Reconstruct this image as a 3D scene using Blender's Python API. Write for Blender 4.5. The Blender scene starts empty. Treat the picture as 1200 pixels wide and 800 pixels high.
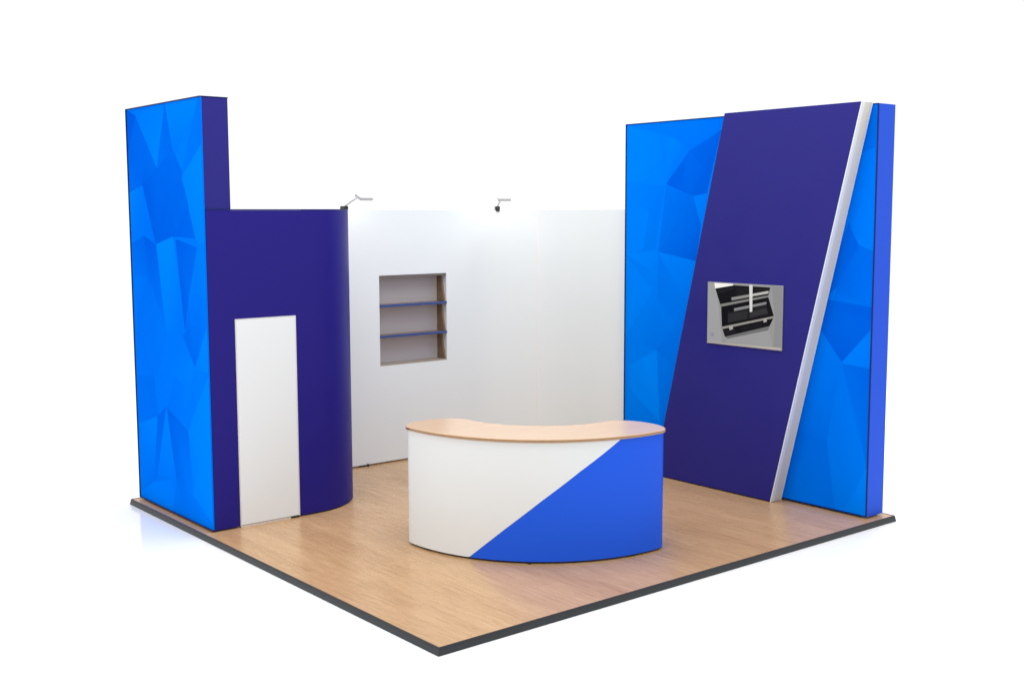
import bpy, bmesh, math, random
from mathutils import Vector, Matrix

S = bpy.context.scene
C = S.collection
random.seed(4)
R = math.radians

# printed facet outlines on the walls: [along wall, height, ink shade] in metres
TOWER_FACETS = [[[4.585,0.02,0.555],[4.585,3.343,0.556],[3.091,3.343,0.597],[3.091,0.02,0.711]],[[4.577,3.343,0.25],[4.536,3.343,0.259],[4.345,3.267,0.3],[3.942,2.833,0.35],[4.254,2.703,0.2],[4.541,2.981,0.25]],[[4.585,2.88,0.133],[4.585,3.343,0.101],[4.536,3.343,0.1],[4.344,3.274,0.1],[4.328,3.07,0.15],[4.559,2.616,0.15]],[[4.541,2.981,0.3],[4.254,2.703,0.25],[4.556,2.645,0.4]],[[4.349,3.343,0.618],[4.345,3.267,0.65],[3.942,2.833,0.85],[3.746,3.343,0.751]],[[3.742,3.343,0.301],[3.746,3.343,0.301],[3.942,2.833,0.45],[3.627,2.976,0.35]],[[3.742,3.343,0.896],[3.627,2.976,0.6],[3.464,2.805,0.75],[3.25,3.145,0.7],[3.122,3.343,0.886]],[[3.25,3.145,0.6],[3.129,3.343,0.556],[3.109,3.343,0.546],[3.091,3.139,0.518],[3.091,3.001,0.502],[3.469,2.746,0.55],[3.464,2.805,0.6]],[[4.254,2.703,0.1],[3.942,2.833,0.3],[3.627,2.976,0.35],[3.464,2.805,0.3],[3.469,2.746,0.25],[3.255,2.274,0.3],[3.619,2.289,0.2],[4.015,2.214,0.15]],[[3.091,2.99,0.976],[3.469,2.746,0.85],[3.24,2.268,0.8],[3.091,2.186,0.869]],[[4.556,2.645,0.85],[4.254,2.703,0.6],[4.015,2.214,0.45],[4.257,2.287,0.5],[4.523,2.219,0.6]],[[4.523,2.219,0.35],[4.257,2.287,0.25],[4.18,1.956,0.35],[4.495,1.929,0.5]],[[4.257,2.287,0.1],[4.015,2.214,0.2],[3.885,1.529,0.55],[4.18,1.956,0.25]],[[4.0,2.221,0.95],[3.669,2.288,0.95],[3.632,2.133,0.8],[3.523,1.678,0.55],[3.553,1.506,0.5],[3.869,1.509,0.7]],[[3.621,2.268,0.15],[3.229,2.209,0.3],[3.398,1.84,0.35],[3.501,1.544,0.1]],[[3.212,2.235,0.7],[3.091,2.245,0.729],[3.091,1.545,0.559],[3.313,1.304,0.35],[3.485,1.545,0.3],[3.398,1.84,0.6]],[[3.485,1.545,0.3],[3.313,1.304,0.3],[3.332,1.269,0.35],[3.553,1.506,0.4]],[[3.108,1.594,0.95],[3.091,1.519,0.929],[3.091,1.246,0.829],[3.332,1.269,0.75]],[[4.495,1.929,0.6],[4.18,1.956,0.45],[4.471,1.602,0.5]],[[4.18,1.956,0.4],[3.885,1.529,0.6],[4.149,1.122,0.5],[4.521,1.083,0.55],[4.471,1.602,0.45]],[[3.869,1.509,0.55],[3.553,1.506,0.55],[3.332,1.269,0.75],[3.443,1.06,0.7],[3.797,1.159,0.65]],[[4.521,1.083,0.45],[4.149,1.122,0.4],[4.107,0.787,0.45],[4.524,0.665,0.5]],[[4.524,0.665,0.75],[4.108,0.784,0.85],[4.232,0.204,0.55]],[[4.107,0.787,0.3],[3.923,0.883,0.25],[4.152,0.285,0.5],[4.232,0.204,0.45]],[[3.923,0.879,0.9],[3.766,0.309,0.7],[4.152,0.285,0.65]],[[3.906,0.885,0.2],[3.5,0.744,0.4],[3.442,0.233,0.7],[3.766,0.309,0.35]],[[3.712,1.168,0.55],[3.443,1.06,0.7],[3.5,0.744,0.65],[3.906,0.885,0.5]],[[3.5,0.744,0.85],[3.091,1.231,0.949],[3.091,0.056,0.94],[3.442,0.233,0.85]],[[4.581,0.02,0.722],[4.585,0.023,0.724],[4.585,0.066,0.755],[4.232,0.204,0.8],[3.766,0.309,0.7],[3.851,0.02,0.832]],[[3.851,0.02,0.494],[3.766,0.309,0.45],[3.442,0.233,0.7],[3.091,0.024,0.791],[3.091,0.02,0.79]],[[4.345,3.267,0.27],[4.132,3.04,0.32],[4.254,2.703,0.31],[4.541,2.981,0.22]],[[3.627,2.976,0.36],[3.469,2.746,0.3],[3.708,2.605,0.27]],[[3.942,2.833,0.3],[3.708,2.605,0.24],[4.015,2.214,0.16]],[[3.469,2.746,0.29],[3.359,2.535,0.32],[3.619,2.289,0.25],[3.708,2.605,0.26]],[[3.091,2.153,0.794],[3.212,2.235,0.7],[3.167,1.819,0.65],[3.091,1.814,0.722]],[[4.198,1.763,0.46],[3.886,1.515,0.58],[4.077,1.13,0.52],[4.349,1.32,0.5]],[[4.527,0.634,0.68],[4.358,0.436,0.7],[4.268,0.213,0.58],[4.543,0.066,0.62]],[[3.5,0.744,0.75],[3.325,0.53,0.85],[3.442,0.233,0.75]],[[3.837,0.02,0.641],[3.766,0.309,0.55],[3.636,0.056,0.6],[3.754,0.02,0.628]]]
LEFT_FACETS = [[[2.854,0.02,0.939],[2.854,3.307,0.844],[1.431,3.307,0.703],[1.4,2.009,0.743],[1.4,0.106,0.804],[1.889,0.02,0.851]],[[2.834,3.307,0.694],[1.632,3.307,0.5],[1.715,3.119,0.5],[2.046,3.021,0.5],[2.226,3.137,0.6],[2.421,3.194,0.6]],[[2.854,2.769,0.901],[2.836,3.272,0.95],[2.421,3.194,0.8],[2.338,2.719,0.8],[2.854,2.762,0.9]],[[2.421,3.194,0.65],[2.226,3.137,0.85],[2.338,2.719,0.7]],[[2.226,3.137,0.8],[2.046,3.021,0.55],[2.327,2.726,0.65]],[[2.046,3.021,0.3],[1.668,3.191,0.2],[1.834,2.617,0.2],[1.987,2.612,0.15],[2.327,2.726,0.2]],[[1.987,2.612,0.75],[1.805,2.64,0.8],[1.89,2.35,0.8]],[[2.327,2.719,0.6],[1.987,2.612,0.4],[1.89,2.35,0.35],[1.945,2.024,0.2],[2.416,2.091,0.45]],[[2.854,2.739,0.9],[2.854,2.746,0.9],[2.338,2.719,0.65],[2.46,2.122,0.7],[2.847,2.072,0.95]],[[2.847,2.072,1.1],[2.416,2.099,0.9],[1.945,2.024,0.85],[2.031,1.598,0.8],[2.313,1.822,0.8]],[[2.416,2.091,0.7],[2.031,1.598,0.75],[2.192,1.027,0.7],[2.424,1.167,0.6]],[[2.8,0.983,1.05],[2.424,1.167,1.3],[2.375,0.483,1.1],[2.773,0.75,1.1]],[[2.424,1.167,0.75],[2.192,1.027,0.75],[2.336,0.439,0.7],[2.375,0.483,0.8]],[[2.854,0.246,0.814],[2.773,0.75,0.95],[2.375,0.483,0.8],[2.4,0.264,0.8],[2.854,0.195,0.8]],[[2.854,2.769,0.949],[2.836,3.272,0.85],[2.551,3.034,0.9],[2.569,2.739,0.85],[2.854,2.762,0.95]],[[2.83,2.663,0.85],[2.543,2.458,0.9],[2.628,2.102,0.95],[2.847,2.072,1.0]],[[2.327,2.719,0.55],[2.161,2.395,0.45],[2.416,2.091,0.55]],[[2.846,2.047,1.0],[2.477,1.733,0.95],[2.838,1.256,1.05]],[[2.477,1.733,0.85],[2.198,1.428,0.8],[2.424,1.167,0.7],[2.698,1.226,0.9]],[[2.046,3.021,0.3],[1.88,2.877,0.25],[1.987,2.612,0.25],[2.155,2.676,0.25]]]
RIGHT_FACETS = [[[1.1,0.02,0.704],[1.1,3.307,0.7],[0.079,3.307,0.703],[0.079,0.02,0.787]],[[0.243,3.307,0.5],[0.08,3.307,0.495],[0.097,2.971,0.4],[0.266,2.912,0.5]],[[0.266,2.912,0.65],[0.097,2.971,0.6],[0.092,2.159,0.75],[0.226,2.211,0.75],[0.327,2.373,0.6]],[[0.328,2.386,0.3],[0.226,2.197,0.2],[0.416,1.868,0.3],[0.545,1.743,0.3]],[[0.226,2.204,0.4],[0.092,2.159,0.4],[0.091,1.7,0.5],[0.453,1.748,0.6],[0.416,1.868,0.35]],[[0.545,1.757,0.3],[0.092,1.714,0.15],[0.097,1.53,0.25],[0.355,1.252,0.15],[0.623,1.54,0.35]],[[0.086,1.538,0.75],[0.082,1.223,0.7],[0.355,1.245,0.85]],[[0.624,1.568,0.85],[0.355,1.245,0.6],[0.483,0.584,0.5],[0.813,0.63,0.55]],[[0.355,1.238,0.45],[0.082,1.223,0.3],[0.086,0.42,0.55]],[[0.355,1.238,0.6],[0.086,0.42,0.75],[0.364,0.02,0.75],[0.385,0.02,0.746],[0.483,0.584,0.65]],[[1.036,0.02,0.72],[0.813,0.63,0.5],[0.483,0.584,0.45],[0.385,0.02,0.594]],[[0.079,0.02,0.98],[0.079,0.428,0.994],[0.275,0.06,0.85],[0.298,0.02,0.85]]]
PICTURE = [([(1.643, 1.318), (1.643, 1.85), (0.834, 1.85), (0.834, 1.318)], (0.285, 0.285, 0.285)), ([(1.643, 1.318), (1.643, 1.85), (1.5708, 1.85), (1.5198, 1.6378), (1.4751, 1.318)], (0.33, 0.33, 0.33)), ([(0.9454, 1.85), (0.834, 1.85), (0.834, 1.318), (0.9154, 1.318), (0.9052, 1.5957)], (0.25, 0.25, 0.25)), ([(1.4409, 1.318), (1.4268, 1.3665), (0.9645, 1.4763), (0.9167, 1.318)], (0.31, 0.31, 0.31)), ([(1.6429, 1.318), (1.6414, 1.3225), (0.834, 1.3367), (0.834, 1.318)], (0.45, 0.42, 0.36)), ([(1.5726, 1.85), (1.361, 1.85), (1.3607, 1.8354), (1.5623, 1.8007)], (0.85, 0.85, 0.8)), ([(1.4467, 1.395), (0.9567, 1.5202), (0.9735, 1.4756), (1.4172, 1.3673)], (0.15, 0.15, 0.15)), ([(1.5593, 1.8009), (1.3513, 1.8381), (0.9596, 1.8372), (0.9767, 1.7711), (1.5009, 1.6614)], (0.004, 0.004, 0.004)), ([(1.491, 1.6545), (0.9809, 1.7637), (0.9141, 1.5952), (0.9565, 1.513), (1.4416, 1.3841), (1.4772, 1.4603)], (0.003, 0.003, 0.003)), ([(1.4127, 1.5995), (0.997, 1.6908), (0.9768, 1.6054), (1.4105, 1.5026)], (0.012, 0.012, 0.012)), ([(1.5327, 1.7871), (1.3604, 1.8214), (1.3599, 1.8029), (1.5126, 1.7582)], (0.012, 0.012, 0.012)), ([(1.3226, 1.8269), (1.1918, 1.8256), (1.1904, 1.7673), (1.3208, 1.7458)], (0.009, 0.009, 0.009)), ([(1.1182, 1.8218), (0.9824, 1.8211), (0.9911, 1.8099), (1.1174, 1.7892)], (0.01, 0.01, 0.01)), ([(1.4123, 1.5846), (1.1963, 1.6278), (1.204, 1.5613), (1.4107, 1.51)], (0.022, 0.022, 0.022)), ([(1.1683, 1.6149), (0.9963, 1.6619), (0.9772, 1.6198), (1.1672, 1.5711)], (0.03, 0.03, 0.03)), ([(1.467, 1.4385), (1.3334, 1.4671), (1.3135, 1.4278), (1.4418, 1.3916)], (0.009, 0.009, 0.009)), ([(1.2769, 1.4787), (1.0381, 1.5325), (1.0554, 1.4986), (1.2668, 1.4462)], (0.008, 0.008, 0.008)), ([(1.3773, 1.731), (0.9749, 1.8085), (0.977, 1.7854), (1.372, 1.706)], (0.25, 0.25, 0.24)), ([(1.1537, 1.7728), (0.9749, 1.8085), (0.9771, 1.7869), (1.1532, 1.7531)], (0.45, 0.45, 0.43)), ([(1.5058, 1.6649), (0.9811, 1.7708), (0.9807, 1.7536), (1.5004, 1.6419)], (0.2, 0.2, 0.19)), ([(1.3467, 1.6385), (0.9949, 1.7154), (0.9971, 1.6936), (1.3415, 1.6144)], (0.22, 0.22, 0.22)), ([(1.4754, 1.4694), (0.9151, 1.6001), (0.9173, 1.582), (1.4711, 1.4487)], (0.27, 0.26, 0.24)), ([(1.4004, 1.4771), (1.3576, 1.4877), (1.3522, 1.4583), (1.3901, 1.4443)], (0.36, 0.36, 0.33)), ([(1.0254, 1.566), (0.9895, 1.5757), (0.9888, 1.5468), (1.0201, 1.5374)], (0.36, 0.36, 0.33)), ([(1.1831, 1.85), (1.1464, 1.85), (1.1445, 1.6238), (1.172, 1.6162)], (0.62, 0.62, 0.6)), ([(1.6034, 1.4054), (1.5708, 1.4057), (1.5702, 1.3777), (1.6028, 1.3751)], (0.25, 0.25, 0.34))]
YAW, PITCH, ROLL = 0.884544, -0.108849, -0.002910
CAM = (-3.76747, -5.26560, 2.46179)

# ---------------------------------------------------------------- materials
def mat(name, col, rough=.5, spec=.5, metal=0.0, coat=0.0, bump=0.0, bscale=300, vary=0.0):
    m = bpy.data.materials.new(name); m.use_nodes = True
    nt = m.node_tree; b = nt.nodes['Principled BSDF']
    b.inputs['Base Color'].default_value = (*col, 1)
    b.inputs['Roughness'].default_value = rough
    b.inputs['Specular IOR Level'].default_value = spec
    b.inputs['Metallic'].default_value = metal
    b.inputs['Coat Weight'].default_value = coat
    b.inputs['Coat Roughness'].default_value = .15
    tc = nt.nodes.new('ShaderNodeTexCoord')
    if vary:
        n = nt.nodes.new('ShaderNodeTexNoise'); n.inputs['Scale'].default_value = 1.7
        n.inputs['Detail'].default_value = 5
        nt.links.new(tc.outputs['Object'], n.inputs['Vector'])
        mr = nt.nodes.new('ShaderNodeMapRange')
        mr.inputs['From Min'].default_value = .3; mr.inputs['From Max'].default_value = .7
        mr.inputs['To Min'].default_value = max(rough - vary, .05); mr.inputs['To Max'].default_value = rough + vary
        nt.links.new(n.outputs['Fac'], mr.inputs['Value'])
        nt.links.new(mr.outputs['Result'], b.inputs['Roughness'])
    if bump:
        n = nt.nodes.new('ShaderNodeTexNoise'); n.inputs['Scale'].default_value = bscale
        n.inputs['Detail'].default_value = 3
        nt.links.new(tc.outputs['Object'], n.inputs['Vector'])
        bp = nt.nodes.new('ShaderNodeBump'); bp.inputs['Strength'].default_value = bump
        bp.inputs['Distance'].default_value = .002
        nt.links.new(n.outputs['Fac'], bp.inputs['Height'])
        nt.links.new(bp.outputs['Normal'], b.inputs['Normal'])
    return m

def wood(name, dark, light, rough, plank=True, spec=.5, along='Y'):
    m = bpy.data.materials.new(name); m.use_nodes = True
    nt = m.node_tree; N = nt.nodes; Lk = nt.links.new
    b = N['Principled BSDF']; b.inputs['Specular IOR Level'].default_value = spec
    tc = N.new('ShaderNodeTexCoord')
    mp = N.new('ShaderNodeMapping')
    mp.inputs['Scale'].default_value = (1, .075, 1) if along == 'Y' else (.075, 1, 1)
    Lk(tc.outputs['Object'], mp.inputs['Vector'])
    n1 = N.new('ShaderNodeTexNoise'); n1.inputs['Scale'].default_value = 42; n1.inputs['Detail'].default_value = 7
    n1.inputs['Roughness'].default_value = .62; n1.inputs['Distortion'].default_value = .25
    n2 = N.new('ShaderNodeTexNoise'); n2.inputs['Scale'].default_value = 7; n2.inputs['Detail'].default_value = 4
    n2.inputs['Distortion'].default_value = .5
    n3 = N.new('ShaderNodeTexNoise'); n3.inputs['Scale'].default_value = 170; n3.inputs['Detail'].default_value = 3
    for n in (n1, n2, n3): Lk(mp.outputs['Vector'], n.inputs['Vector'])
    def math_(op, a, bb):
        q = N.new('ShaderNodeMath'); q.operation = op
        for i, v in enumerate((a, bb)):
            if isinstance(v, (int, float)): q.inputs[i].default_value = v
            else: Lk(v, q.inputs[i])
        return q.outputs[0]
    g = math_('ADD', math_('MULTIPLY', n1.outputs['Fac'], .58), math_('MULTIPLY', n2.outputs['Fac'], .24))
    g = math_('ADD', g, math_('MULTIPLY', n3.outputs['Fac'], .18))
    if plank:
        br = N.new('ShaderNodeTexBrick')
        br.offset = .37; br.inputs['Scale'].default_value = 1
        br.inputs['Brick Width'].default_value = 1.28; br.inputs['Row Height'].default_value = .19
        br.inputs['Mortar Size'].default_value = .0012; br.inputs['Mortar Smooth'].default_value = .3
        br.inputs['Color1'].default_value = (.42, .42, .42, 1); br.inputs['Color2'].default_value = (.58, .58, .58, 1)
        br.inputs['Mortar'].default_value = (.12, .12, .12, 1)
        rt = N.new('ShaderNodeMapping'); rt.inputs['Rotation'].default_value = (0, 0, R(90))
        Lk(tc.outputs['Object'], rt.inputs['Vector']); Lk(rt.outputs['Vector'], br.inputs['Vector'])
        g = math_('ADD', g, math_('MULTIPLY', math_('SUBTRACT', br.outputs['Color'], .5), .55))
    cr = N.new('ShaderNodeValToRGB')
    cr.color_ramp.elements[0].position = .3; cr.color_ramp.elements[0].color = (*dark, 1)
    cr.color_ramp.elements[1].position = .68; cr.color_ramp.elements[1].color = (*light, 1)
    Lk(g, cr.inputs['Fac']); Lk(cr.outputs['Color'], b.inputs['Base Color'])
    rr = math_('ADD', math_('MULTIPLY', n1.outputs['Fac'], -.12), rough + .06)
    Lk(rr, b.inputs['Roughness'])
    bp = N.new('ShaderNodeBump'); bp.inputs['Strength'].default_value = .05; bp.inputs['Distance'].default_value = .0015
    Lk(g, bp.inputs['Height']); Lk(bp.outputs['Normal'], b.inputs['Normal'])
    return m

def printed(name, lo, hi, rough=.4, spec=.0):
    m = bpy.data.materials.new(name); m.use_nodes = True
    nt = m.node_tree; b = nt.nodes['Principled BSDF']
    at = nt.nodes.new('ShaderNodeAttribute'); at.attribute_name = 'ink'
    mx = nt.nodes.new('ShaderNodeValToRGB')
    e = mx.color_ramp.elements
    e[0].position = 0; e[0].color = (*lo, 1); e[1].position = 1; e[1].color = (*hi, 1)
    nt.links.new(at.outputs['Fac'], mx.inputs['Fac'])
    nt.links.new(mx.outputs['Color'], b.inputs['Base Color'])
    b.inputs['Roughness'].default_value = rough; b.inputs['Specular IOR Level'].default_value = spec
    return m

M = {
 'gloss': mat('white_gloss_profile', (.86, .86, .84), .18, .6),
 'grey': mat('grey_edge_profile', (.70, .66, .56), .55, .3, bump=.05),
 'lamp': mat('silver_lamp_paint', (.62, .62, .62), .4, .4),
 'ground': mat('white_studio_floor', (.97, .97, .97), .12, .5, vary=.03),
 'oak': wood('oak_laminate', (.385, .215, .095), (.60, .38, .20), .27, spec=.45),
 'top': wood('beech_worktop', (.60, .41, .265), (.68, .48, .33), .24, plank=False, along='X'),
 'band': wood('worktop_edge_band', (.30, .17, .08), (.42, .25, .13), .35, plank=False, along='X'),
 'trim': mat('grey_aluminium_edge', (.020, .025, .029), .42, .5, metal=.2, bump=.08),
 'trimdark': mat('black_edge_gasket', (.012, .014, .018), .5),
 'white': mat('white_laminate', (.75, .785, .80), .42, .4, bump=.03, bscale=90, vary=.06),
 'wallwhite': mat('white_wall_panel', (.80, .85, .855), .36, .45, bump=.04, bscale=60, vary=.06),
 'purple': mat('dark_purple_laminate', (.018, .0125, .19), .42, .11, bump=.04, bscale=120, vary=.08),
 'slab': mat('violet_laminate', (.0195, .0175, .19), .5, .17, bump=.05, bscale=40, vary=.15),
 'bright': mat('royal_blue_laminate', (.016, .105, .76), .40, .1, bump=.03, bscale=120, vary=.06),
 'side': mat('periwinkle_panel', (.018, .088, .66), .42, .1, bump=.03, bscale=120, vary=.06),
 'frame': mat('dark_blue_frame', (.005, .012, .085), .4, .2),
 'alu': mat('brushed_aluminium', (.72, .71, .69), .35, .5, metal=.25, bump=.1, bscale=400),
 'steel': mat('satin_steel', (.42, .42, .42), .35, .5, metal=.6),
 'black': mat('black_plastic', (.008, .008, .009), .4, .4),
 'shelfblue': mat('blue_shelf_edge', (.05, .085, .25), .35, .4),
 'shelfback': mat('grey_mauve_board', (.50, .46, .46), .5, .3, bump=.05),
 'shelfcap': mat('grey_brown_board', (.17, .145, .13), .5, .3),
 'shelfbase': mat('pale_board', (.36, .30, .25), .5, .3),
 'shelfwood': wood('walnut_board', (.16, .10, .05), (.27, .18, .10), .45, plank=False),
 'print': printed('blue_facet_print', (.0, .078, .63), (.0, .235, 1.0)),
}
lens = mat('lamp_glass', (.5, .5, .48), .2)
lens.node_tree.nodes['Principled BSDF'].inputs['Emission Color'].default_value = (1, .97, .9, 1)
lens.node_tree.nodes['Principled BSDF'].inputs['Emission Strength'].default_value = .35

# ---------------------------------------------------------------- helpers
def link(name, bm, m, parent=None, smooth=False, bevel=0.0):
    bmesh.ops.remove_doubles(bm, verts=bm.verts, dist=1e-6)
    bmesh.ops.recalc_face_normals(bm, faces=bm.faces)
    me = bpy.data.meshes.new(name); bm.to_mesh(me); bm.free()
    for k in (m if isinstance(m, list) else [m]): me.materials.append(k)
    o = bpy.data.objects.new(name, me); C.objects.link(o)
    if parent: o.parent = parent; o.matrix_parent_inverse = parent.matrix_world.inverted()
    if smooth:
        for p in me.polygons: p.use_smooth = True
        me.set_sharp_from_angle(angle=R(35))
    if bevel:
        bv = o.modifiers.new('bevel', 'BEVEL'); bv.width = bevel; bv.segments = 2; bv.limit_method = 'ANGLE'
        bv.angle_limit = R(35)
    return o

def thing(name, label, cat, loc=(0, 0, 0), group=None):
    o = bpy.data.objects.new(name, None); C.objects.link(o)
    o.location = loc; o.empty_display_size = .2
    o['label'] = label; o['category'] = cat
    if group: o['group'] = group
    o['kind'] = 'thing'
    bpy.context.view_layer.update()
    return o

def box(bm, x0, x1, y0, y1, z0, z1):
    v = [bm.verts.new((x, y, z)) for x in (x0, x1) for y in (y0, y1) for z in (z0, z1)]
    for f in ((0, 1, 3, 2), (4, 6, 7, 5), (0, 4, 5, 1), (2, 3, 7, 6), (0, 2, 6, 4), (1, 5, 7, 3)):
        bm.faces.new([v[i] for i in f])
    return bm

def B(*a): return box(bmesh.new(), *a)

def prism(bm, pts, ext):
    """closed solid: polygon of 3-D points pushed along ext"""
    e = Vector(ext); a = [bm.verts.new(p) for p in pts]; b = [bm.verts.new(Vector(p) + e) for p in pts]
    n = len(a); bm.faces.new(a); bm.faces.new(b[::-1])
    for i in range(n): bm.faces.new([a[i - 1], a[i], b[i], b[i - 1]])
    return bm

def tube(bm, path, rad, seg=12):
    rings = []
    for i, p in enumerate(path):
        p = Vector(p); r = rad[i] if isinstance(rad, (list, tuple)) else rad
        d = (Vector(path[min(i + 1, len(path) - 1)]) - Vector(path[max(i - 1, 0)])).normalized()
        u = d.orthogonal().normalized() if i == 0 else (u - d * u.dot(d)).normalized()
        w = d.cross(u)
        rings.append([bm.verts.new(p + (u * math.cos(t) + w * math.sin(t)) * r) for t in [2 * math.pi * k / seg for k in range(seg)]])
    for a, b in zip(rings, rings[1:]):
        for k in range(seg): bm.faces.new([a[k - 1], a[k], b[k], b[k - 1]])
    bm.faces.new(rings[0][::-1]); bm.faces.new(rings[-1])
    return bm

def shell(bm, path, normals, th, z0, z1, levels=None):
    """sheet of thickness th that follows a plan path; normals point to the visible side; z0/z1 may be per-point lists"""
    n = len(path)
    Z0 = z0 if isinstance(z0, list) else [z0] * n; Z1 = z1 if isinstance(z1, list) else [z1] * n
    cols = []
    for (x, y), (nx, ny), a, b in zip(path, normals, Z0, Z1):
        cols.append([bm.verts.new(q) for q in ((x, y, a), (x, y, b), (x - nx * th, y - ny * th, b), (x - nx * th, y - ny * th, a))])
    for p, q in zip(cols, cols[1:]):
        for k in range(4): bm.faces.new([p[k - 1], p[k], q[k], q[k - 1]])
    bm.faces.new(cols[0]); bm.faces.new(cols[-1][::-1])
    return bm

def facet_print(name, X, backing, facets, parent):
    """flat printed panel: backing (closed box y0,y1,z0,z1) with the ink facets laid on its face x = X"""
    y0, y1, z0, z1 = backing
    bm = bmesh.new(); lay = bm.verts.layers.float.new('ink')
    box(bm, X + .006, X + .016, y0, y1, z0, z1)
    for v in bm.verts: v[lay] = .5
    for i, f in enumerate(facets):
        x = X + .0055 - i * .00002
        vs = []
        for y, z, s in f:
            v = bm.verts.new((x, min(max(y, y0), y1), min(max(z, z0), z1))); v[lay] = s * .86; vs.append(v)
        try: bm.faces.new(vs)
        except ValueError: pass
    me = bpy.data.meshes.new(name)
    bm.normal_update()
    for f in bm.faces[6:] if False else list(bm.faces)[6:]:
        if f.normal.x > 0: f.normal_flip()
    bm.to_mesh(me); bm.free(); me.materials.append(M['print'])
    o = bpy.data.objects.new(name, me); C.objects.link(o); o.parent = parent
    o.matrix_parent_inverse = parent.matrix_world.inverted()
    return o

# ---------------------------------------------------------------- ground
bm = bmesh.new()
vs = [bm.verts.new((x, y, -.046)) for x, y in ((-160, -160), (160, -160), (160, 160), (-160, 160))]
bm.faces.new(vs)
g = link('ground', bm, M['ground']); g['kind'] = 'structure'

# ---------------------------------------------------------------- platform
PX, PY = 4.57, 4.56
pl = thing('platform', 'square oak laminate exhibition floor with dark grey metal edging under all the walls', 'platform', (PX / 2, PY / 2, -.046))
link('deck', B(0, PX, 0, PY, -.02, 0), M['oak'], pl)
link('base_board', B(.02, PX - .02, .02, PY - .02, -.045, -.0205), M['trimdark'], pl)
def trim(x0, y0, x1, y1, nx, ny):
    # extruded profile: dark lip on the deck edge, sloping grey face below it
    L = Vector((x1 - x0, y1 - y0, 0)); n = Vector((nx, ny, 0))
    def prof(pts): return [Vector((x0, y0, 0)) + n * a + Vector((0, 0, z)) for a, z in pts]
    d = L.normalized()
    def mitred(pts, name, m, parent):
        b = bmesh.new(); A = []; E = []
        for a, z in pts:
            A.append(b.verts.new(Vector((x0, y0, z)) + n * a - d * a)); E.append(b.verts.new(Vector((x1, y1, z)) + n * a + d * a))
        k = len(A)
        for i in range(k): b.faces.new([A[i - 1], A[i], E[i], E[i - 1]])
        b.faces.new(A); b.faces.new(E[::-1])
        return link(name, b, m, parent)
    o = mitred(((.001, -.0455), (.001, -.011), (.010, -.013), (.016, -.040), (.016, -.0455)), 'edge_trim', M['trim'], pl)
    mitred(((.0005, -.0105), (.0005, .0025), (.006, .0025), (.0105, -.0122)), 'gasket', M['trimdark'], o)
trim(0, 0, PX, 0, 0, -1); trim(PX, 0, PX, PY, 1, 0); trim(PX, PY, 0, PY, 0, 1); trim(0, PY, 0, 0, -1, 0)

# ---------------------------------------------------------------- tall column wall on the left
TX, TY, TY2, TW, TH = .065, 3.0909, 4.545, .2318, 3.3427
col = thing('column_wall', 'tall narrow wall at the left end with a bright blue faceted print', 'wall', (TX + TW / 2, (TY + TY2) / 2, 0))
link('core', B(TX + .018, TX + TW, TY + .0105, TY2, .014, TH - .006), M['slab'], col, bevel=.002)
facet_print('printed_graphic', TX, (TY + .0025, TY2 - .0065, .022, TH - .009), TOWER_FACETS, col)
bm = bmesh.new()
box(bm, TX - .003, TX + .017, TY2 - .006, TY2 + .003, .012, TH)
box(bm, TX - .003, TX + .017, TY + .0025, TY2 - .0065, TH - .0085, TH)
box(bm, TX - .003, TX + .017, TY + .0025, TY2 - .0065, .012, .0215)
link('frame', bm, M['frame'], col)
link('top_cap', B(TX + .0175, TX + TW + .003, TY + .006, TY2 + .002, TH - .0055, TH + .001), M['frame'], col)
for y in (TY + .1, TY2 - .1): link('foot', B(TX + .05, TX + .12, y - .03, y + .03, 0.0, .0138), M['black'], col)

# ---------------------------------------------------------------- storage cupboard wall, purple, rounded end, white door
H = 2.5
st = thing('storage_wall', 'lower dark purple storage wall with a rounded right end and a plain white door', 'storage wall', (.9, 3.4, 0))
xd0, xd1, zd = .2975, .832, 1.648
def wall_path():
    P = []; Nn = []
    for x in (TX + .02, xd0, xd0 + .0005, xd1 - .0005, xd1, .9, .95): P.append((x, TY + .002)); Nn.append((0, -1))
    r = .6; cx, cy = 1.0, TY + .002 + r
    for i in range(37):
        a = R(i * 2.5); P.append((cx + r * math.sin(a), cy - r * math.cos(a))); Nn.append((math.sin(a), -math.cos(a)))
    P.append((1.6, 4.335)); Nn.append((1, 0))
    return P, Nn
P, Nn = wall_path()
Zl = [.013, .013, zd + .006, zd + .006] + [.013] * (len(P) - 4)
link('curved_panel', shell(bmesh.new(), P, Nn, .007, Zl, H - .008), M['purple'], st, smooth=True)
Pt = [(x + .001 * n[0], y + .001 * n[1]) for (x, y), n in zip(P, Nn)]
link('top_rail', shell(bmesh.new(), Pt, Nn, .008, H - .0075, H), M['frame'], st, smooth=True)
Pb = [(x - n[0] * .012, y - n[1] * .012) for (x, y), n in list(zip(P, Nn))[4:]]
link('base_rail', shell(bmesh.new(), Pb, Nn[4:], .02, .0, .0125), M['black'], st, smooth=True)
door = link('door', B(xd0 + .012, xd1 - .010, TY - .003, TY + .026, .018, zd - .006), M['white'], st, bevel=.003)
bm = bmesh.new()
box(bm, xd0 + .003, xd0 + .0105, TY - .001, TY + .03, .013, zd + .004)
box(bm, xd1 - .009, xd1 - .002, TY - .001, TY + .03, .013, zd + .004)
box(bm, xd0 + .011, xd1 - .0095, TY - .001, TY + .03, zd - .005, zd + .004)
link('door_frame', bm, M['alu'], st)
link('threshold', B(xd0 + .011, xd1 - .0095, TY + .003, TY + .02, .0, .014), M['alu'], st)
link('hinge_foot', B(xd1 - .085, xd1 - .012, TY - .004, TY + .002, .001, .013), M['black'], st)

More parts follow.
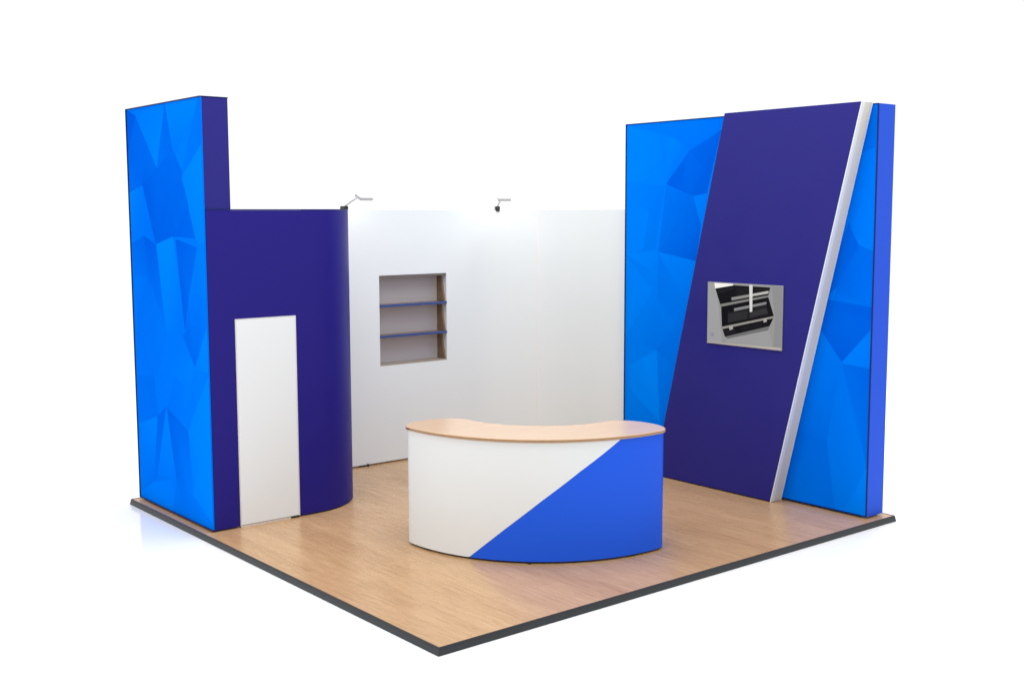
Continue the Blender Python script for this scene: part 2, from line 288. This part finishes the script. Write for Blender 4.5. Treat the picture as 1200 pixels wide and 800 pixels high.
# ---------------------------------------------------------------- white back wall, curving round the corner
WY, WX, WR = 4.382, 4.40, .9
bw = thing('back_wall', 'plain white back wall that curves round the rear corner, with a square opening for shelves', 'wall', (2.9, WY, 0))
nx0, nx1, nz0, nz1 = 2.462, 3.272, .972, 1.862
WT = .16
def flat(x0, x1, z0, z1): return B(x0, x1, WY, WY + WT, z0, z1)
bm = bmesh.new()
z0w, z1w = .016, H - .004
# one continuous skin with the opening left out, plus the curved corner
xs = [.32, nx0, nx1, WX - WR]; zs = [z0w, nz0, nz1, z1w]
Vf = {}
for yy in (WY, WY + WT):
    for i, x in enumerate(xs):
        for k, z in enumerate(zs): Vf[yy, i, k] = bm.verts.new((x, yy, z))
for yy in (WY, WY + WT):
    for i in range(3):
        for k in range(3):
            if (i, k) != (1, 1): bm.faces.new([Vf[yy, a, b] for a, b in ((i, k), (i + 1, k), (i + 1, k + 1), (i, k + 1))])
def bridge(a, b): bm.faces.new([Vf[WY, *a], Vf[WY, *b], Vf[WY + WT, *b], Vf[WY + WT, *a]])
for a, b in (((1, 1), (2, 1)), ((2, 1), (2, 2)), ((2, 2), (1, 2)), ((1, 2), (1, 1))): bridge(a, b)
for i in range(3): bridge((i, 0), (i + 1, 0)); bridge((i, 3), (i + 1, 3))
for k in range(3): bridge((0, k), (0, k + 1)); bridge((3, k), (3, k + 1))
link('flat_panel', bm, M['wallwhite'], bw)
def arc(a0, a1, n=24):
    P = []; Nn = []
    for i in range(n + 1):
        a = R(a0 + (a1 - a0) * i / n)
        P.append((WX - WR + WR * math.sin(a), WY - WR + WR * math.cos(a))); Nn.append((-math.sin(a), -math.cos(a)))
    return P, Nn
P1, N1 = arc(0, 51.34)
link('corner_panel', shell(bmesh.new(), P1, N1, .03, z0w, z1w), M['wallwhite'], bw, smooth=True)
P2, N2 = arc(52.66, 90)
P2.append((WX, 2.872)); N2.append((-1, 0))
link('return_panel', shell(bmesh.new(), P2, N2, .03, z0w, z1w), M['wallwhite'], bw, smooth=True)
P3, N3 = arc(51.35, 52.65, 5)
link('seam_strip', shell(bmesh.new(), [(x + n[0] * k, y + n[1] * k) for (x, y), n, k in zip(P3, N3, (.0005, .003, .004, .004, .003, .0005))], N3, .02, z0w, z1w), M['gloss'], bw, smooth=True)
Pa = [(.33, WY + .012)] + [(x - n[0] * .012, y - n[1] * .012) for (x, y), n in zip(P1 + P2, N1 + N2)]
link('base_rail', shell(bmesh.new(), Pa, [(0, -1)] + N1 + N2, .012, .0, .0155), M['shelfwood'], bw, smooth=True)
for x in (2.20, 3.0, 3.46):
    f = link('foot_plate', B(x, x + .11, WY - .004, WY + .008, .0008, .0145), M['black'], bw)
    link('foot_screw', tube(bmesh.new(), [(x + .095, WY - .012, .0005), (x + .095, WY - .012, .022)], .012, 10), M['black'], f)

# ---------------------------------------------------------------- shelves in the opening
# the side boards lean back between the shelves
sh = thing('display_shelf', 'recessed three bay brochure shelf with blue shelf edges in the white back wall', 'shelf', ((nx0 + nx1) / 2, WY + .08, nz0))
link('back_panel', B(nx0 + .003, nx1 - .003, WY + .137, WY + .152, nz0 + .003, nz1 - .003), M['shelfback'], sh)
levels = [nz0 + .004, 1.262, 1.564, nz1 - .004]
for xx in (nx0 + .004, nx1 - .022):
    bm = bmesh.new()
    yf = WY + (.012 if xx > nx0 + .1 else .06)
    for a, b in zip(levels, levels[1:]):
        prism(bm, [(xx, yf, a + .012), (xx, WY + .136, a + .012), (xx, WY + .136, b - .012), (xx, WY + .075, b - .012)], (.016, 0, 0))
    link('side_panel', bm, M['shelfwood'], sh)
for z in (1.262, 1.564):
    o = link('shelf', B(nx0 + .005, nx1 - .005, WY + .006, WY + .1365, z - .011, z + .009), M['shelfwood'], sh)
    link('edge_strip', B(nx0 + .004, nx1 - .002, WY - .010, WY + .0055, z - .013, z + .012), M['shelfblue'], o, bevel=.002)
link('bottom_board', B(nx0 + .004, nx1 - .004, WY + .004, WY + .1365, nz0 + .0005, nz0 + .0125), M['shelfbase'], sh)
link('top_board', B(nx0 + .004, nx1 - .004, WY + .004, WY + .1365, nz1 - .022, nz1 - .0005), M['shelfcap'], sh)

# ---------------------------------------------------------------- arm spotlights clipped on the wall top
def spotlight(x, y, ang, label):
    # ang: plan direction of the arm
    t = thing('spotlight', label, 'spotlight', (x, y, H - .004), 'arm spotlights clipped on top of the white back wall')
    d = Vector((math.cos(ang), math.sin(ang), 0)); s = Vector((-d.y, d.x, 0)); o = Vector((x, y, H))
    up = Vector((0, 0, 1))
    bm = bmesh.new()
    prism(bm, [o - d * .045 + s * .022 - up * .004, o + d * .035 + s * .022 - up * .004, o + d * .035 + s * .022 + up * .035, o - d * .045 + s * .022 + up * .035], -s * .044)
    prism(bm, [o + d * .022 + s * .018 - up * .018, o + d * .035 + s * .018 - up * .018, o + d * .035 + s * .018 - up * .002, o + d * .022 + s * .018 - up * .002], -s * .036)
    link('clamp', bm, M['black'], t, bevel=.004)
    a0 = o + up * .03; a1 = o + d * .245 + up * .115; a2 = o + d * .275 + up * .124
    link('arm', tube(bmesh.new(), [a0, a0.lerp(a1, .5) + up * .004, a1, a2], .0075, 10), M['lamp'], t, smooth=True)
    hd = bmesh.new()
    c = a2 + d * .05 - up * .004
    f = (d * .95 - up * .32).normalized(); n = s.cross(f).normalized()
    if n.z < 0: n = -n
    q = [c - f * .05 - s * .055, c + f * .075 - s * .068, c + f * .075 + s * .068, c - f * .05 + s * .055]
    prism(hd, [p + n * .015 for p in q], -n * .030)
    h = link('lamp_head', hd, M['lamp'], t, bevel=.004)
    link('lens', prism(bmesh.new(), [c + (p - c) * .86 - n * .0155 for p in q], -n * .002), lens, h)
    l = bpy.data.lights.new('lamp_light', 'AREA'); l.shape = 'RECTANGLE'; l.size, l.size_y = .11, .1; l.energy = .6; l.color = (1, .97, .92)
    lo = bpy.data.objects.new('lamp_light', l); C.objects.link(lo); lo.location = c - n * .022
    aim = o - d * .02 - up * 1.1
    lo.rotation_euler = (aim - lo.location).to_track_quat('-Z', 'Y').to_euler()
    lo.parent = h; lo.matrix_parent_inverse = h.matrix_world.inverted()
    return t
spotlight(2.098, WY + .02, R(-90), 'spotlight on a black clip beside the rounded end of the purple storage wall')
spotlight(3.885, 4.312, R(-118), 'spotlight on a black clip alone on the white wall top above its curve')

# ---------------------------------------------------------------- blue feature wall on the right
BX, BY, BY2, BT, BH = 4.3041, .0789, 2.8538, .2281, 3.3069
fw = thing('feature_wall', 'tall blue faceted wall on the right crossed by a slanted dark purple panel', 'wall', (BX + BT / 2, (BY + BY2) / 2, 0))
link('core', B(BX + .018, BX + BT, BY + .012, BY2 - .002, .016, BH - .004), M['side'], fw, bevel=.002)
link('end_panel', B(BX + .010, BX + BT + .001, BY, BY + .0115, .014, BH - .001), M['side'], fw, bevel=.001)
facet_print('printed_graphic', BX, (1.30, BY2 - .008, .022, BH - .006), LEFT_FACETS, fw)
facet_print('printed_graphic', BX, (BY + .010, 1.15, .022, BH - .006), RIGHT_FACETS, fw)
bm = bmesh.new()
box(bm, BX - .002, BX + .017, BY2 - .0075, BY2 + .002, .014, BH)
box(bm, BX - .001, BX + .009, BY + .0035, BY + .0095, .014, BH)
box(bm, BX - .002, BX + .017, BY + .010, 1.15, .014, .0215)
box(bm, BX - .002, BX + .017, 1.30, BY2 - .008, .014, .0215)
box(bm, BX - .001, BX + .017, BY + .010, 1.15, BH - .0055, BH)
box(bm, BX - .001, BX + .017, 1.30, BY2 - .008, BH - .0055, BH)
link('frame', bm, M['frame'], fw)
for y in (BY + .05, 1.4, BY2 - .1):
    for x0, x1 in ((.03, .09), (.15, .2)): link('foot', B(BX + x0, BX + x1, y - .02, y + .02, 0, .0138), M['steel'], fw)
# slanted slab standing proud of the wall
SX = 4.151
def yl(z): return 2.293 - .2393 * z
def yr(z): return .927 - .240 * z
zb, zt = .012, 3.314
link('slanted_panel', prism(bmesh.new(), [(SX, yl(zb), zb), (SX, yr(zb) + .004, zb), (SX, yr(zt) + .004, zt), (SX, yl(zt), zt)], (BX - SX - .004, 0, 0)), M['slab'], fw, bevel=.0015)
def strip(x0, x1, d0, d1, name, m):
    return link(name, prism(bmesh.new(), [(x0, yr(zb - .01) + d0, zb - .01), (x1, yr(zb - .01) + d0, zb - .01), (x1, yr(zt) + d0, zt), (x0, yr(zt) + d0, zt)], (0, d1 - d0, 0)), m, fw, bevel=.001)
strip(SX + .002, SX + .045, -.006, .0035, 'white_edge', M['white'])
strip(SX + .046, SX + .138, -.003, .0035, 'edge_channel', M['grey'])
strip(SX + .139, BX - .003, -.005, .0035, 'white_edge', M['white'])

# ---------------------------------------------------------------- screen on the slanted panel
mo = thing('monitor', 'flat screen on the slanted purple panel showing an open black flight case', 'screen', (SX - .01, 1.238, 1.58))
link('casing', B(SX - .0135, SX - .001, .828, 1.649, 1.311, 1.857), M['steel'], mo, bevel=.002)
bm = bmesh.new(); pm = []
for i, (pts, c) in enumerate(PICTURE):
    x = SX - .0140 - i * .00004
    f = bm.faces.new([bm.verts.new((x, y, z)) for y, z in pts]); f.material_index = i
    m = mat('screen_pixels', tuple(v * .5 for v in c), .3, .25)
    b = m.node_tree.nodes['Principled BSDF']
    b.inputs['Emission Color'].default_value = (*c, 1); b.inputs['Emission Strength'].default_value = .55
    pm.append(m)
me = bpy.data.meshes.new('picture'); bm.to_mesh(me); bm.free()
for m in pm: me.materials.append(m)
o = bpy.data.objects.new('picture', me); C.objects.link(o); o.parent = mo; o.matrix_parent_inverse = mo.matrix_world.inverted()

# ---------------------------------------------------------------- crescent counter
CX, CY = 2.295, 1.775
ct = thing('counter', 'crescent shaped reception counter, wood top, front split diagonally into white and royal blue', 'counter', (1.4, .9, 0))
T1, T2, KC = 177.5, 274.0, .62
def outline(rm, hw, t1=T1, t2=T2, nz=1.0):
    """crescent with rounded ends, counter-clockwise"""
    pts = []
    def pol(r, a, h=0): return (CX + r * math.cos(R(a)) - h * math.sin(R(a)), CY + r * math.sin(R(a)) + h * math.cos(R(a)))
    for i in range(61): pts.append(pol(rm + hw, t1 + (t2 - t1) * i / 60))
    for i in range(1, 20):
        a = math.pi * i / 20; pts.append(pol(rm + hw * math.cos(a), t2, hw * KC * math.sin(a)))
    for i in range(61): pts.append(pol(rm - hw, t2 + (t1 - t2) * i / 60))
    for i in range(1, 20):
        a = math.pi * i / 20; pts.append(pol(rm - hw * math.cos(a), t1, -hw * KC * math.sin(a)))
    return pts
zc0, zc1 = .016, .868
wt = outline(.985, .266)
link('worktop', prism(bmesh.new(), [(x, y, .871) for x, y in wt], (0, 0, .025)), M['top'], ct, smooth=True, bevel=.004)
eb = outline(.985, .2668) ; eb.append(eb[0])
en = []
for i in range(len(eb)):
    d_ = Vector(eb[(i + 1) % (len(eb) - 1)]) - Vector(eb[i - 1 if i else -2]); d_.normalize(); en.append((d_.y, -d_.x))
link('edge_band', shell(bmesh.new(), eb, en, .0006, .8735, .8905), M['band'], ct, smooth=True)
# front skin: rounded ends included, split along a diagonal
sk = outline(.985, .250)
n = len(sk)
def nrm(i):
    a = Vector(sk[i - 1]); b = Vector(sk[(i + 1) % n]); d = (b - a).normalized(); return (d.y, -d.x)
KZ = [(-999, 0), (203.85, 0), (216.9, .2347), (229.65, .4554), (242.33, .6597), (255.3, .849), (257, .872), (999, .872)]
def diag(a):
    for (a0, v0), (a1, v1) in zip(KZ, KZ[1:]):
        if a0 <= a <= a1: return min(max(v0 + (v1 - v0) * (a - a0) / (a1 - a0), zc0), zc1)
# fine path over the outer arc and the two half ends
front = []
for i in range(n):
    x, y = sk[i]; front.append((x, y, nrm(i)))
arc_part = front[0:61]
endR = front[60:61 + 19]; endL = front[141:] + front[0:1]
fine = []
for k in range(241):
    a = T1 + (T2 - T1) * k / 240
    fine.append((CX + 1.235 * math.cos(R(a)), CY + 1.235 * math.sin(R(a)), (math.cos(R(a)), math.sin(R(a))), a))
def skin(pts, zl, zh):
    return shell(bmesh.new(), [(p[0], p[1]) for p in pts], [p[2] for p in pts], .012, zl, zh)
ws = [p for p in fine if p[3] <= 256.6]
white = [(*p[:3], T1) for p in endL[:-1]] + ws
link('white_panel', skin(white, [diag(p[3]) + (.0008 if p[3] > 203.8 else 0) for p in white], [max(zc1, diag(p[3]) + .001) for p in white]), M['white'], ct, smooth=True)
bs = [p for p in fine if p[3] >= 204.9]
blue = bs + [(*p[:3], T2) for p in endR[1:]]
link('blue_panel', skin(blue, zc0, [max(diag(p[3]) - .0006, zc0 + .0005) if p[3] < 256.6 else zc1 for p in blue]), M['bright'], ct, smooth=True)
inner = front[79:142]
link('rear_panel', skin(inner[1:-1], zc0, zc1), M['white'], ct, smooth=True)
link('carcass', prism(bmesh.new(), [(x, y, .017) for x, y in outline(.985, .236)], (0, 0, .85)), M['white'], ct, smooth=True)
link('plinth', prism(bmesh.new(), [(x, y, .004) for x, y in outline(.985, .230)], (0, 0, .0125)), M['black'], ct, smooth=True)
for a, r in ((186, 1.215), (225.6, 1.232), (263, 1.215), (205, .77), (245, .77)):
    x, y = CX + r * math.cos(R(a)), CY + r * math.sin(R(a))
    link('foot', tube(bmesh.new(), [(x, y, .0003), (x, y, .0155)], .014, 14), M['black'], ct, smooth=True)

# ---------------------------------------------------------------- light
w = bpy.data.worlds.new('World'); S.world = w; w.use_nodes = True
w.node_tree.nodes['Background'].inputs['Color'].default_value = (1, 1, 1, 1)
w.node_tree.nodes['Background'].inputs['Strength'].default_value = 1.08
def area(name, loc, target, size, power, col=(1, 1, 1)):
    l = bpy.data.lights.new(name, 'AREA'); l.shape = 'RECTANGLE'; l.size, l.size_y = size; l.energy = power; l.color = col
    o = bpy.data.objects.new(name, l); C.objects.link(o); o.location = loc
    o.rotation_euler = (Vector(target) - Vector(loc)).to_track_quat('-Z', 'Y').to_euler()
    return o
area('fill_overhead', (1.0, 1.0, 7.5), (2.0, 2.2, 0), (6, 6), 330)  # added unseen fill from above, lifts the ground towards white and brightens the deck
area('ground_fill_rear', (9.0, 3.0, 6.0), (6.3, 1.6, 0), (3, 3), 260)  # added unseen fill, only whitens the ground right of and behind the feature wall
area('fill_side', (-5.5, 4.0, 4.5), (.5, 3.5, .8), (3, 3), 45)  # added unseen fill on the left for the column print and nearby ground

# ---------------------------------------------------------------- camera
cam = bpy.data.cameras.new('camera'); co = bpy.data.objects.new('camera', cam); C.objects.link(co)
S.camera = co
cam.sensor_width = 36; cam.lens = 1372.1338 / 1200 * 36; cam.clip_end = 1000; cam.clip_start = .05
yaw, pitch, roll = YAW, PITCH, ROLL
d = Vector((math.cos(yaw) * math.cos(pitch), math.sin(yaw) * math.cos(pitch), math.sin(pitch)))
r = d.cross(Vector((0, 0, 1))).normalized(); u = r.cross(d)
c_, s_ = math.cos(roll), math.sin(roll)
r2 = r * c_ + u * s_; u2 = u * c_ - r * s_
co.matrix_world = Matrix(((r2.x, u2.x, -d.x, CAM[0]), (r2.y, u2.y, -d.y, CAM[1]), (r2.z, u2.z, -d.z, CAM[2]), (0, 0, 0, 1)))

S.render.engine = 'CYCLES'
S.cycles.use_denoising = True
S.cycles.max_bounces = 10; S.cycles.diffuse_bounces = 6
S.view_settings.view_transform = 'Standard'; S.view_settings.look = 'None'
S.view_settings.exposure = 0; S.view_settings.gamma = 1
